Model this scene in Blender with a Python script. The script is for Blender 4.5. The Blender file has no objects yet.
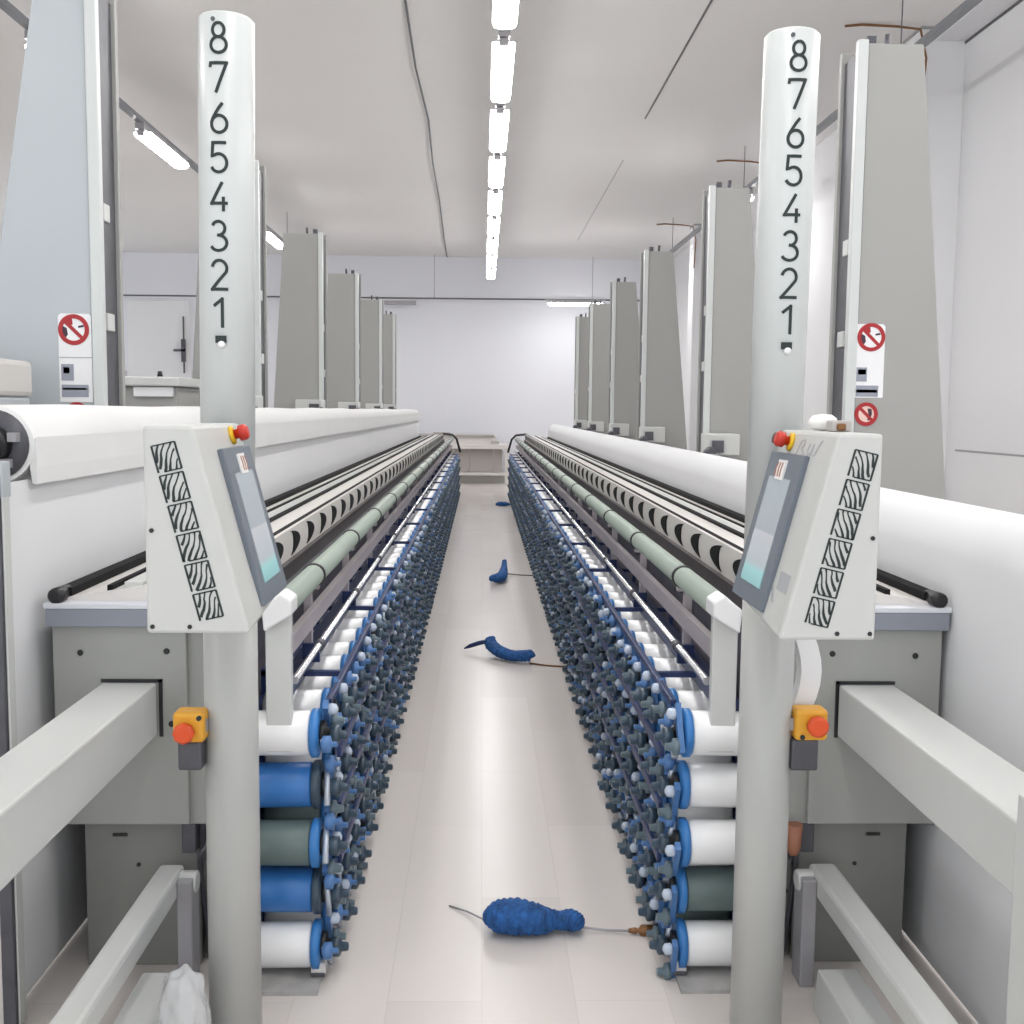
import bpy, bmesh, math, random
from mathutils import Vector, Matrix
random.seed(7)
PI = math.pi
SC = bpy.context.scene
COL = SC.collection
XC = 0.065            # centre line of the aisle

# ------------------------------------------------------------------ materials
def mat(name, col, rough=0.5, metal=0.0, noise=0.0, nscale=6.0, bump=0.0, bscale=40.0, emit=None, estr=0.0, spec=0.5, trans=0.0, coat=0.0, alpha=1.0):
    m = bpy.data.materials.new(name); m.use_nodes = True
    nt = m.node_tree; b = nt.nodes['Principled BSDF']
    c = (col[0], col[1], col[2], 1)
    b.inputs['Base Color'].default_value = c
    b.inputs['Roughness'].default_value = rough
    b.inputs['Metallic'].default_value = metal
    b.inputs['Specular IOR Level'].default_value = spec
    b.inputs['Coat Weight'].default_value = coat
    b.inputs['Transmission Weight'].default_value = trans
    b.inputs['Alpha'].default_value = alpha
    if emit:
        b.inputs['Emission Color'].default_value = (*emit, 1); b.inputs['Emission Strength'].default_value = estr
    if noise or bump:
        tc = nt.nodes.new('ShaderNodeTexCoord')
    if noise:
        n = nt.nodes.new('ShaderNodeTexNoise'); n.inputs['Scale'].default_value = nscale; n.inputs['Detail'].default_value = 4
        nt.links.new(tc.outputs['Object'], n.inputs['Vector'])
        r = nt.nodes.new('ShaderNodeValToRGB')
        r.color_ramp.elements[0].position = .3; r.color_ramp.elements[1].position = .7
        r.color_ramp.elements[0].color = tuple(max(0, v*(1-noise)) for v in col)+(1,)
        r.color_ramp.elements[1].color = tuple(min(1, v*(1+noise*.6)) for v in col)+(1,)
        nt.links.new(n.outputs['Fac'], r.inputs['Fac']); nt.links.new(r.outputs['Color'], b.inputs['Base Color'])
    if bump:
        n2 = nt.nodes.new('ShaderNodeTexNoise'); n2.inputs['Scale'].default_value = bscale; n2.inputs['Detail'].default_value = 3
        nt.links.new(tc.outputs['Object'], n2.inputs['Vector'])
        bp = nt.nodes.new('ShaderNodeBump'); bp.inputs['Strength'].default_value = bump; bp.inputs['Distance'].default_value = .01
        nt.links.new(n2.outputs['Fac'], bp.inputs['Height']); nt.links.new(bp.outputs['Normal'], b.inputs['Normal'])
    return m

M = {}
M['paint'] = mat('grey_white_paint', (.60,.61,.595), .38, noise=.03, nscale=3)
M['paint_cool'] = mat('cool_grey_paint', (.455,.49,.515), .4, noise=.025, nscale=2)
M['panel'] = mat('machine_grey_panel', (.345,.35,.33), .45, noise=.03, nscale=3)
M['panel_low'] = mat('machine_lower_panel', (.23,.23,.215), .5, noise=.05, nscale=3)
M['column'] = mat('column_grey_paint', (.355,.355,.34), .5, noise=.02, nscale=1.5)
M['console'] = mat('console_paint', (.57,.575,.555), .4, noise=.02, nscale=5)
M['pole'] = mat('pole_paint', (.46,.465,.45), .35, noise=.02, nscale=4)
M['tower'] = mat('tower_white_acrylic', (.60,.625,.615), .3, noise=.015, nscale=4)
M['cloth'] = mat('white_fabric', (.75,.75,.745), .85, noise=.015, nscale=3, bump=.15, bscale=300, spec=.2)
M['cloth2'] = mat('white_sheet', (.76,.765,.78), .85, noise=.02, nscale=1.2, bump=.08, bscale=10, spec=.2)
M['black'] = mat('black_plastic', (.012,.012,.014), .4)
M['black_rail'] = mat('matt_black_rail', (.008,.008,.009), .7, spec=.15)
M['dark'] = mat('dark_brown_metal', (.055,.045,.045), .45, noise=.3, nscale=8)
M['darkgrey'] = mat('dark_grey_metal', (.10,.10,.115), .4, metal=.3, noise=.2, nscale=10)
M['fascia'] = mat('mauve_grey_fascia', (.20,.185,.215), .45, noise=.25, nscale=5)
M['strip'] = mat('table_edge_strip', (.25,.265,.31), .4)
M['tabletop'] = mat('cream_table_top', (.74,.71,.68), .4, noise=.03, nscale=4)
M['lip'] = mat('pale_lilac_lip', (.68,.69,.74), .4)
M['green'] = mat('grey_green_roller', (.36,.42,.365), .35, noise=.05, nscale=4)
M['rail'] = mat('pinkish_rail', (.52,.47,.49), .35, noise=.06, nscale=5)
M['chrome'] = mat('polished_rod', (.75,.75,.78), .2, metal=.9)
M['spool_white'] = mat('white_spool', (.86,.86,.86), .25, noise=.02, nscale=9)
M['spool_blue'] = mat('blue_spool', (.035,.17,.48), .35, noise=.1, nscale=9)
M['spool_grey'] = mat('grey_green_spool', (.12,.165,.16), .4, noise=.1, nscale=9)
M['flange'] = mat('blue_flange', (.04,.20,.52), .35)
M['knob'] = mat('slate_knob', (.042,.072,.105), .3, noise=.25, nscale=30)
M['navy'] = mat('navy_bar', (.018,.035,.12), .4, noise=.2, nscale=12)
M['arm'] = mat('steel_blue_arm', (.08,.19,.42), .35)
M['knob2'] = mat('dusty_slate_wheel', (.12,.17,.20), .35)
M['bead2'] = mat('pale_steel_pin', (.55,.60,.68), .25, metal=.4)
M['bead'] = mat('pale_blue_ceramic', (.50,.57,.68), .2)
M['red'] = mat('red_button', (.55,.03,.015), .35)
M['orange'] = mat('orange_red_button', (.75,.09,.02), .4)
M['yellow'] = mat('amber_box', (.78,.38,.03), .4, noise=.08, nscale=20)
M['yellow2'] = mat('yellow_collar', (.80,.50,.02), .4)
M['bezel'] = mat('blue_grey_bezel', (.15,.175,.21), .4)
M['sticker'] = mat('white_sticker', (.86,.84,.82), .5)
M['signwhite'] = mat('sign_white', (.82,.82,.83), .45)
M['signred'] = mat('sign_red', (.38,.015,.02), .45)
M['signdark'] = mat('sign_dark', (.05,.02,.04), .5)
M['signgrey'] = mat('sign_grey', (.30,.32,.38), .5)
M['pinkskin'] = mat('sign_pink', (.80,.58,.52), .5)
M['glyph'] = mat('glyph_black', (.012,.022,.022), .5)
M['mark'] = mat('pale_grey_mark', (.40,.41,.43), .5)
M['cream'] = mat('cream_box', (.60,.585,.56), .5)
M['benchm'] = mat('bench_white', (.74,.71,.69), .45)
M['beige'] = mat('beige_door', (.46,.43,.41), .5)
M['bluecloth'] = mat('blue_yarn', (.018,.105,.33), .8, noise=.5, nscale=30, bump=.8, bscale=90)
M['greenrag'] = mat('green_grey_cloth', (.09,.15,.15), .85, noise=.2, nscale=30)
M['brown'] = mat('brown_brass', (.22,.10,.035), .4, metal=.3)
M['terracotta'] = mat('terracotta_part', (.36,.15,.09), .5)
M['wire'] = mat('thin_wire', (.12,.12,.13), .5)
M['wire_light'] = mat('pale_joint', (.36,.36,.37), .6)
M['track'] = mat('lamp_track_grey', (.22,.23,.25), .4)
M['housing'] = mat('lamp_housing', (.35,.34,.36), .4)
M['lamp'] = mat('lamp_diffuser', (.9,.9,.9), .4, emit=(1.0,.985,.97), estr=17)
M['bag'] = mat('clear_plastic_bag', (.82,.83,.84), .25, trans=.35, bump=.5, bscale=25)
M['stone'] = mat('grey_stone_slab', (.42,.41,.40), .6, noise=.25, nscale=12)
M['slab'] = mat('pale_base_plate', (.66,.65,.62), .5, noise=.04, nscale=6)
M['ceiling'] = mat('ceiling_paint', (.84,.825,.815), .85, noise=.02, nscale=.4)
M['wall'] = mat('wall_paint', (.83,.84,.89), .8, noise=.02, nscale=.5)
M['wallr'] = mat('wall_white', (.83,.83,.845), .8, noise=.02, nscale=.5)

def display_material():
    m = bpy.data.materials.new('display_bands'); m.use_nodes = True
    nt = m.node_tree; b = nt.nodes['Principled BSDF']
    tc = nt.nodes.new('ShaderNodeTexCoord'); sp = nt.nodes.new('ShaderNodeSeparateXYZ')
    nt.links.new(tc.outputs['Generated'], sp.inputs['Vector'])
    r = nt.nodes.new('ShaderNodeValToRGB'); e = r.color_ramp
    e.elements[0].position = 0; e.elements[0].color = (.20,.38,.40,1)
    e.elements[1].position = 1; e.elements[1].color = (.30,.34,.37,1)
    for p, c in ((.13,(.24,.46,.47,1)),(.2,(.33,.37,.40,1)),(.48,(.38,.39,.42,1)),(.5,(.28,.31,.34,1))):
        x = e.elements.new(p); x.color = c
    nt.links.new(sp.outputs['Z'], r.inputs['Fac'])
    nt.links.new(r.outputs['Color'], b.inputs['Base Color'])
    nt.links.new(r.outputs['Color'], b.inputs['Emission Color'])
    b.inputs['Emission Strength'].default_value = .25
    b.inputs['Roughness'].default_value = .25
    return m
M['display'] = display_material()

def floor_material():
    m = bpy.data.materials.new('pale_glossy_floor'); m.use_nodes = True
    nt = m.node_tree; b = nt.nodes['Principled BSDF']
    tc = nt.nodes.new('ShaderNodeTexCoord')
    mp = nt.nodes.new('ShaderNodeMapping'); mp.inputs['Rotation'].default_value = (0,0,PI/2)
    mp.inputs['Location'].default_value = (.3,-.014,0)
    nt.links.new(tc.outputs['Object'], mp.inputs['Vector'])
    br = nt.nodes.new('ShaderNodeTexBrick')
    br.offset = .5
    br.inputs['Scale'].default_value = 1.0
    br.inputs['Brick Width'].default_value = 1.25
    br.inputs['Row Height'].default_value = .255
    br.inputs['Mortar Size'].default_value = .0016
    br.inputs['Mortar Smooth'].default_value = .4
    br.inputs['Color1'].default_value = (.63,.585,.555,1)
    br.inputs['Color2'].default_value = (.675,.63,.60,1)
    br.inputs['Mortar'].default_value = (.585,.545,.515,1)
    nt.links.new(mp.outputs['Vector'], br.inputs['Vector'])
    n = nt.nodes.new('ShaderNodeTexNoise'); n.inputs['Scale'].default_value = 3; n.inputs['Detail'].default_value = 5
    nt.links.new(tc.outputs['Object'], n.inputs['Vector'])
    mr = nt.nodes.new('ShaderNodeMapRange'); mr.inputs['To Min'].default_value = .22; mr.inputs['To Max'].default_value = .28
    nt.links.new(n.outputs['Fac'], mr.inputs['Value'])
    nt.links.new(br.outputs['Color'], b.inputs['Base Color'])
    nt.links.new(mr.outputs['Result'], b.inputs['Roughness'])
    b.inputs['Specular IOR Level'].default_value = .24
    return m
M['floor'] = floor_material()

# ------------------------------------------------------------------ mesh helpers
class MB:
    def __init__(self, tf=None):
        self.v, self.f, self.mi, self.mats, self.tf, self.sm = [], [], [], [], tf, []
    def _m(self, m):
        if m not in self.mats: self.mats.append(m)
        return self.mats.index(m)
    def add(self, vs, fs, m, smooth=False):
        o = len(self.v); k = self._m(m)
        for p in vs:
            p = Vector(p); self.v.append(self.tf(p) if self.tf else p)
        for f in fs:
            self.f.append([o+i for i in f]); self.mi.append(k); self.sm.append(smooth)
    def box(self, x0,x1,y0,y1,z0,z1, m):
        self.add([(x0,y0,z0),(x1,y0,z0),(x1,y1,z0),(x0,y1,z0),(x0,y0,z1),(x1,y0,z1),(x1,y1,z1),(x0,y1,z1)],
                 [(3,2,1,0),(4,5,6,7),(0,1,5,4),(1,2,6,5),(2,3,7,6),(3,0,4,7)], m)
    def hexa(self, a, b, m):            # two quads a, b in matching order
        self.add(list(a)+list(b), [(3,2,1,0),(4,5,6,7),(0,1,5,4),(1,2,6,5),(2,3,7,6),(3,0,4,7)], m)
    def prism_y(self, prof, y0, y1, m, smooth=False):   # profile of (x,z) along Y
        n = len(prof)
        self.add([(x,y0,z) for x,z in prof]+[(x,y1,z) for x,z in prof],
                 [tuple(range(n))[::-1], tuple(range(n,2*n))], m)
        o = len(self.v)-2*n; k = self._m(m)
        for i in range(n):
            j = (i+1) % n
            self.f.append([o+i,o+j,o+n+j,o+n+i]); self.mi.append(k); self.sm.append(smooth)
    def lathe(self, p0, d, prof, m, seg=20, smooth=True):   # prof: (distance along d, radius)
        d = Vector(d).normalized(); p0 = Vector(p0)
        a = d.orthogonal().normalized(); b = d.cross(a)
        if abs(d.z) < .9:
            a = Vector((0,0,1)) - d*d.z; a.normalize(); b = d.cross(a)
        vs, fs = [], []
        n = len(prof)
        for (t, r) in prof:
            for i in range(seg):
                an = 2*PI*i/seg
                vs.append(p0 + d*t + (a*math.cos(an)+b*math.sin(an))*r)
        for k in range(n-1):
            for i in range(seg):
                j = (i+1) % seg
                fs.append((k*seg+i,k*seg+j,(k+1)*seg+j,(k+1)*seg+i))
        self.add(vs, fs, m, smooth)
        o = len(self.v)-len(vs); kk = self._m(m)
        if prof[0][1] > 1e-4: self.f.append([o+i for i in range(seg)][::-1]); self.mi.append(kk); self.sm.append(False)
        if prof[-1][1] > 1e-4: self.f.append([o+(n-1)*seg+i for i in range(seg)]); self.mi.append(kk); self.sm.append(False)
    def cyl(self, p0, p1, r, m, seg=16, r2=None):
        p0 = Vector(p0); p1 = Vector(p1); L = (p1-p0).length
        self.lathe(p0, p1-p0, [(0,r),(L,r if r2 is None else r2)], m, seg)
    def tube(self, pts, r, m, seg=8):
        pts = [Vector(p) for p in pts]; rings = []
        vs, fs = [], []
        up = None
        for i, p in enumerate(pts):
            t = (pts[min(i+1,len(pts)-1)]-pts[max(i-1,0)]).normalized()
            if up is None: up = t.orthogonal().normalized()
            a = (up - t*up.dot(t)).normalized(); up = a; b = t.cross(a)
            rr = r[i] if isinstance(r,(list,tuple)) else r
            for k in range(seg):
                an = 2*PI*k/seg; vs.append(p+(a*math.cos(an)+b*math.sin(an))*rr)
        n = len(pts)
        for i in range(n-1):
            for k in range(seg):
                j = (k+1)%seg; fs.append((i*seg+k,i*seg+j,(i+1)*seg+j,(i+1)*seg+k))
        fs.append(tuple(range(seg))[::-1]); fs.append(tuple((n-1)*seg+k for k in range(seg)))
        self.add(vs, fs, m, True)
    def ribbon(self, pts, w, fmap, m, t=.0012, closed=False):
        # a flat stroke of width w along 2D pts, mapped to space by fmap(u,v,d)
        if not closed and len(pts) > 2:
            cut = 0
            for i in range(1,len(pts)-1):
                a1 = math.atan2(pts[i][1]-pts[i-1][1],pts[i][0]-pts[i-1][0]); a2 = math.atan2(pts[i+1][1]-pts[i][1],pts[i+1][0]-pts[i][0])
                if abs((a2-a1+PI)%(2*PI)-PI) > .9: cut = i; break
            if cut:
                w1 = w[:cut+1] if isinstance(w,(list,tuple)) else w; w2 = w[cut:] if isinstance(w,(list,tuple)) else w
                hw = (w[cut] if isinstance(w,(list,tuple)) else w)*.45
                (xa,ya),(xb,yb),(xc,yc) = pts[cut-1],pts[cut],pts[cut+1]
                l1 = math.hypot(xb-xa,yb-ya) or 1; l2 = math.hypot(xc-xb,yc-yb) or 1
                p1 = pts[:cut]+[(xb+(xb-xa)/l1*hw, yb+(yb-ya)/l1*hw)]
                p2 = [(xb-(xc-xb)/l2*hw, yb-(yc-yb)/l2*hw)]+pts[cut+1:]
                self.ribbon(p1,w1,fmap,m,t); self.ribbon(p2,w2,fmap,m,t*1.02); return
        if not closed and not isinstance(w,(list,tuple)) and len(pts) == 2:
            (xa,ya),(xb,yb) = pts
            pts = [(xa+(xb-xa)*i/8, ya+(yb-ya)*i/8) for i in range(9)]
        elif not closed and not isinstance(w,(list,tuple)):
            q = [pts[0]]
            for (xa,ya),(xb,yb) in zip(pts,pts[1:]):
                k = max(1,int(math.hypot(xb-xa,yb-ya)/(w*.9)))
                q += [(xa+(xb-xa)*i/k, ya+(yb-ya)*i/k) for i in range(1,k+1)]
            pts = q
        n = len(pts); L, R = [], []
        for i,(x,y) in enumerate(pts):
            a = pts[(i-1)%n] if (closed or i>0) else pts[i]
            b = pts[(i+1)%n] if (closed or i<n-1) else pts[i]
            dx,dy = b[0]-a[0], b[1]-a[1]; l = math.hypot(dx,dy) or 1
            ww = w[i] if isinstance(w,(list,tuple)) else w
            nx,ny = -dy/l*ww/2, dx/l*ww/2
            L.append((x+nx,y+ny)); R.append((x-nx,y-ny))
        vs = [fmap(u,v,t) for u,v in L]+[fmap(u,v,t) for u,v in R]+[fmap(u,v,-.0005) for u,v in L]+[fmap(u,v,-.0005) for u,v in R]
        fs = []
        for i in range(n if closed else n-1):
            j = (i+1)%n
            fs += [(i,j,n+j,n+i),(2*n+i,3*n+i,3*n+j,2*n+j),(i,2*n+i,2*n+j,j),(n+i,n+j,3*n+j,3*n+i)]
        if not closed:
            fs += [(0,n,3*n,2*n),(n-1,3*n-1,4*n-1,2*n-1)]
        self.add(vs, fs, m)
    def poly(self, pts, fmap, m, t=.001):
        n = len(pts)
        self.add([fmap(u,v,t) for u,v in pts]+[fmap(u,v,-.0005) for u,v in pts],
                 [tuple(range(n)), tuple(range(n,2*n))[::-1]]+[(i,n+i,n+(i+1)%n,(i+1)%n) for i in range(n)], m)
    def mesh(self, name, off=(0,0,0)):
        off = Vector(off)
        me = bpy.data.meshes.new(name)
        me.from_pydata([tuple(p-off) for p in self.v], [], self.f)
        for m in self.mats: me.materials.append(m)
        for i,p in enumerate(me.polygons):
            p.material_index = self.mi[i]; p.use_smooth = self.sm[i]
        bm = bmesh.new(); bm.from_mesh(me)
        bmesh.ops.recalc_face_normals(bm, faces=bm.faces[:])
        bm.to_mesh(me); bm.free()
        return me
    def build(self, name, parent=None, bevel=0.0, label=None):
        off = wloc(parent)
        o = bpy.data.objects.new(name, self.mesh(name, off)); COL.objects.link(o)
        if parent: o.parent = parent
        if bevel: add_bevel(o, bevel)
        if label: o['label'] = label
        return o
def add_bevel(o, w, seg=2):
    b = o.modifiers.new('bevel','BEVEL'); b.width = w; b.segments = seg; b.limit_method = 'ANGLE'; b.angle_limit = math.radians(50)
def wloc(o):
    p = Vector((0,0,0))
    while o is not None: p += o.location; o = o.parent
    return p
def thing(name, label, cat, loc=(0,0,0), group=None):
    o = bpy.data.objects.new(name, None); COL.objects.link(o); o.location = loc
    o.empty_display_size = .1
    o['label'] = label; o['category'] = cat
    if group: o['group'] = group
    return o
def tag(o, label, cat, group=None):
    o['label'] = label; o['category'] = cat
    if group: o['group'] = group
    return o
def struct(o):
    o['kind'] = 'structure'; return o
def arc(cx,cy,rx,ry,a0,a1,n=14):
    return [(cx+rx*math.cos(math.radians(a0+(a1-a0)*i/n)), cy+ry*math.sin(math.radians(a0+(a1-a0)*i/n))) for i in range(n+1)]

# ------------------------------------------------------------------ room shell
XL, XR, YB, ZC = -10.0, 4.25, 24.6, 5.0
b = MB(); b.box(XL,XR,-3,YB,-.1,0,M['floor']); struct(b.build('floor'))
b = MB(); b.box(XL,XR,-3,YB,ZC,ZC+.1,M['ceiling']); struct(b.build('ceiling'))
b = MB(); b.box(XL,XR,YB,YB+.15,0,ZC,M['wall']); struct(b.build('wall_back'))
b = MB(); b.box(XR,XR+.15,-3,YB,0,ZC,M['wallr']); wr = struct(b.build('wall_right'))
b = MB(); b.box(XL-.15,XL,-3,13,0,ZC,M['wallr']); b.box(XL-.15,XL,23.5,YB,0,ZC,M['wallr']); b.box(XL-.15,XL,13,23.5,0,1,M['wallr']); b.box(XL-.15,XL,13,23.5,4.2,ZC,M['wallr'])  # unseen opening added in this wall to let daylight brighten the far left
for y in (16.4,20.0): b.box(XL-.15,XL,y,y+.25,1,4.2,M['wallr'])
struct(b.build('wall_left'))
b = MB(); b.box(XR-.03,XR,-3,9.5,0,1.28,M['wallr']); b.box(XR-.034,XR,-3,9.5,1.28,1.295,M['wire_light']); struct(b.build('trim_1'))
for y in (9.75, 14.9, 19.9):
    b = MB(); b.box(XR-.4,XR,y,y+.4,0,ZC,M['wallr'])
    b.box(XR-.41,XR,y-.01,y+.41,ZC-.025,ZC,M['wire_light']); struct(b.build('pillar', bevel=.004))
# ceiling joints
b = MB(); b.box(1.875,1.893,6,12.9,ZC-.006,ZC,M['wire']); struct(b.build('trim_2'))
b = MB(); b.box(1.9,1.91,15,22,ZC-.004,ZC,M['wire_light']); struct(b.build('trim_3'))
b = MB(); b.box(XR-.28,XR,6,9.75,ZC-.12,ZC,M['wallr']); b.box(XR-.012,XR,6,9.75,ZC-.14,ZC-.12,M['wire']); struct(b.build('trim_4'))
# sliding door in the back wall (far left)
d = MB(); d.box(-7.9,-6.5,YB-.05,YB,0,3.95,M['wallr']); d = struct(d.build('door_1', bevel=.01))
h = MB(); h.cyl((-6.63,YB-.1,2.35),(-6.63,YB-.1,3.6),.018,M['wire'],8); h.box(-6.68,-6.6,YB-.14,YB-.05,2.6,3.1,M['darkgrey']); h.box(-6.85,-6.6,YB-.14,YB-.1,2.83,2.88,M['darkgrey'])
h.build('door_handle', d)
# thin conduit hanging in front of the back wall + its wires
t = thing('conduit_rail','thin dark conduit rail hung level across the white back wall','conduit',(0,YB-.35,4.02))
b = MB(); b.cyl((-9,YB-.35,4.02),(3.6,YB-.35,4.06),.018,M['wire'],8); b.build('rail', t)
for x in (-1.05, 2.45):
    b = MB(); b.cyl((x,YB-.35,4.05),(x,YB-.35,ZC),.006,M['wire_light'],6); b.build('hanger_wire', t)
b = MB(); b.box(-2.15,-1.45,YB-.42,YB-.28,3.9,3.98,M['housing']); b.build('junction_bar', t)
b = MB(); 
b.tube([(x, y, z) for x,y,z in [(-.64,6,ZC-.02),(-.655,9.4,ZC-.02),(-.67,11,ZC-.05),(-.64,13,ZC-.03),(-.68,15,ZC-.06),(-.70,18,ZC-.03),(-.76,22,ZC-.03),(-.78,24.5,ZC-.02)]], .012, M['wire'], 6)
tag(b.build('ceiling_cable'),'thin dark cable running loosely along the ceiling left of the lamps','cable')
for (y,lab) in ((9.7,'thin brown cable on the ceiling by the nearest right pillar'),(14.85,'thin brown cable on the ceiling by the middle right pillar'),(19.85,'thin brown cable on the ceiling by the farthest right pillar')):
    b = MB(); b.tube([(3.15,y,ZC-.03),(3.3,y,ZC-.015),(3.6,y-.02,ZC-.03),(3.8,y-.05,ZC-.06),(3.86,y-.05,ZC-.3),(3.84,y-.03,ZC-.8)], .011, M['brown'], 6)
    tag(b.build('pillar_cable'), lab, 'cable')

# ------------------------------------------------------------------ lamps
ORD = ['first','second','third','fourth','fifth','sixth','seventh','eighth','ninth','tenth','eleventh','twelfth','thirteenth','fourteenth','fifteenth','sixteenth','seventeenth','eighteenth','nineteenth','twentieth','twenty-first','twenty-second','twenty-third','twenty-fourth','twenty-fifth','twenty-sixth','twenty-seventh','twenty-eighth','twenty-ninth','thirtieth']
def lamp_mesh_parts():
    # lamp along Y, centred on origin, length 1.5
    prof = [(-.085,.03),(-.095,.01),(-.08,-.015),(-.04,-.025),(.04,-.025),(.08,-.015),(.095,.01),(.085,.03)]
    b = MB(); b.prism_y(prof,-.70,.70,M['lamp'],True)
    b2 = MB(); b2.box(-.098,.098,-.70,.70,.028,.04,M['housing']); b2.box(-.05,.05,-.80,.80,.04,.10,M['housing']); b2.box(-.04,.04,-.78,-.70,-.015,.03,M['housing']); b2.box(-.04,.04,.70,.78,-.015,.03,M['housing'])
    return b.mesh('diffuser'), b2.mesh('housing')
LMD, LMH = lamp_mesh_parts()
def lamp(x,y,z,rz,label,group,sx=1,sy=1):
    r = thing('hanging_lamp', label, 'lamp', (x,y,z), group); r.rotation_euler = (0,0,rz)
    for nm, me in (('diffuser',LMD),('housing',LMH)):
        o = bpy.data.objects.new(nm, me); COL.objects.link(o); o.parent = r; o.scale = (sx,sy,1)
def track(x,y0,y1,z,label):
    r = thing('lamp_track', label, 'lamp track', (x,y0,z))
    b = MB(); b.box(x-.03,x+.03,y0,y1,z,z+.05,M['track']); b.build('rail', r)
    y = y0+1
    while y < y1:
        b = MB(); b.cyl((x,y,z+.05),(x,y,ZC),.005,M['wire'],6); b.build('hanger_wire', r); y += 5.2
LZ = 4.3
track(.145,-2.5,23.6,LZ+.10,'long grey lamp track hanging over the middle of the aisle')
for k in range(9):
    y = 7.2+1.83*k
    lamp(.145+.004*k,y,LZ,0,f'glowing tube lamp over the aisle, {ORD[k]} from the near end','lamps over the aisle',.9)
track(-3.4,-2.5,23,LZ+.10,'grey lamp track on the left side of the hall')
for k,y in enumerate((9.3,11.9,14.6,18.0,21.0)):
    lamp(-3.4,y,LZ,0,f'glowing tube lamp on the left track, {ORD[k]} from the near end','lamps on the left track',.9)
track(3.35,-2.5,23,LZ+.10,'grey lamp track near the right wall, mostly behind the columns')
for k,y in enumerate((5.6,14.6,20.6)):
    lamp(3.35,y,LZ,0,f'tube lamp on the right track behind the grey columns, {ORD[k]} from the near end','lamps on the right track',.9)
for k,y in enumerate((5.37,3.54,1.71,-.12)):
    lamp(.14,y,LZ,0,f'tube lamp of the aisle row above the photo, {ORD[k]} past the nearest one in view','lamps over the aisle',.9)
for x,w_ in ((-3.4,'left'),(3.35,'right')):
    for k,y in enumerate((3.6,1.2)):
        lamp(x,y,LZ,0,f'tube lamp of the {w_} track above the photo, {ORD[k]} past the near end',f'lamps on the {w_} track',.9)
lamp(2.0,YB-1.3,3.86,PI/2,'glowing tube lamp hung level under the conduit on the back wall',None,1,.8)

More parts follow.
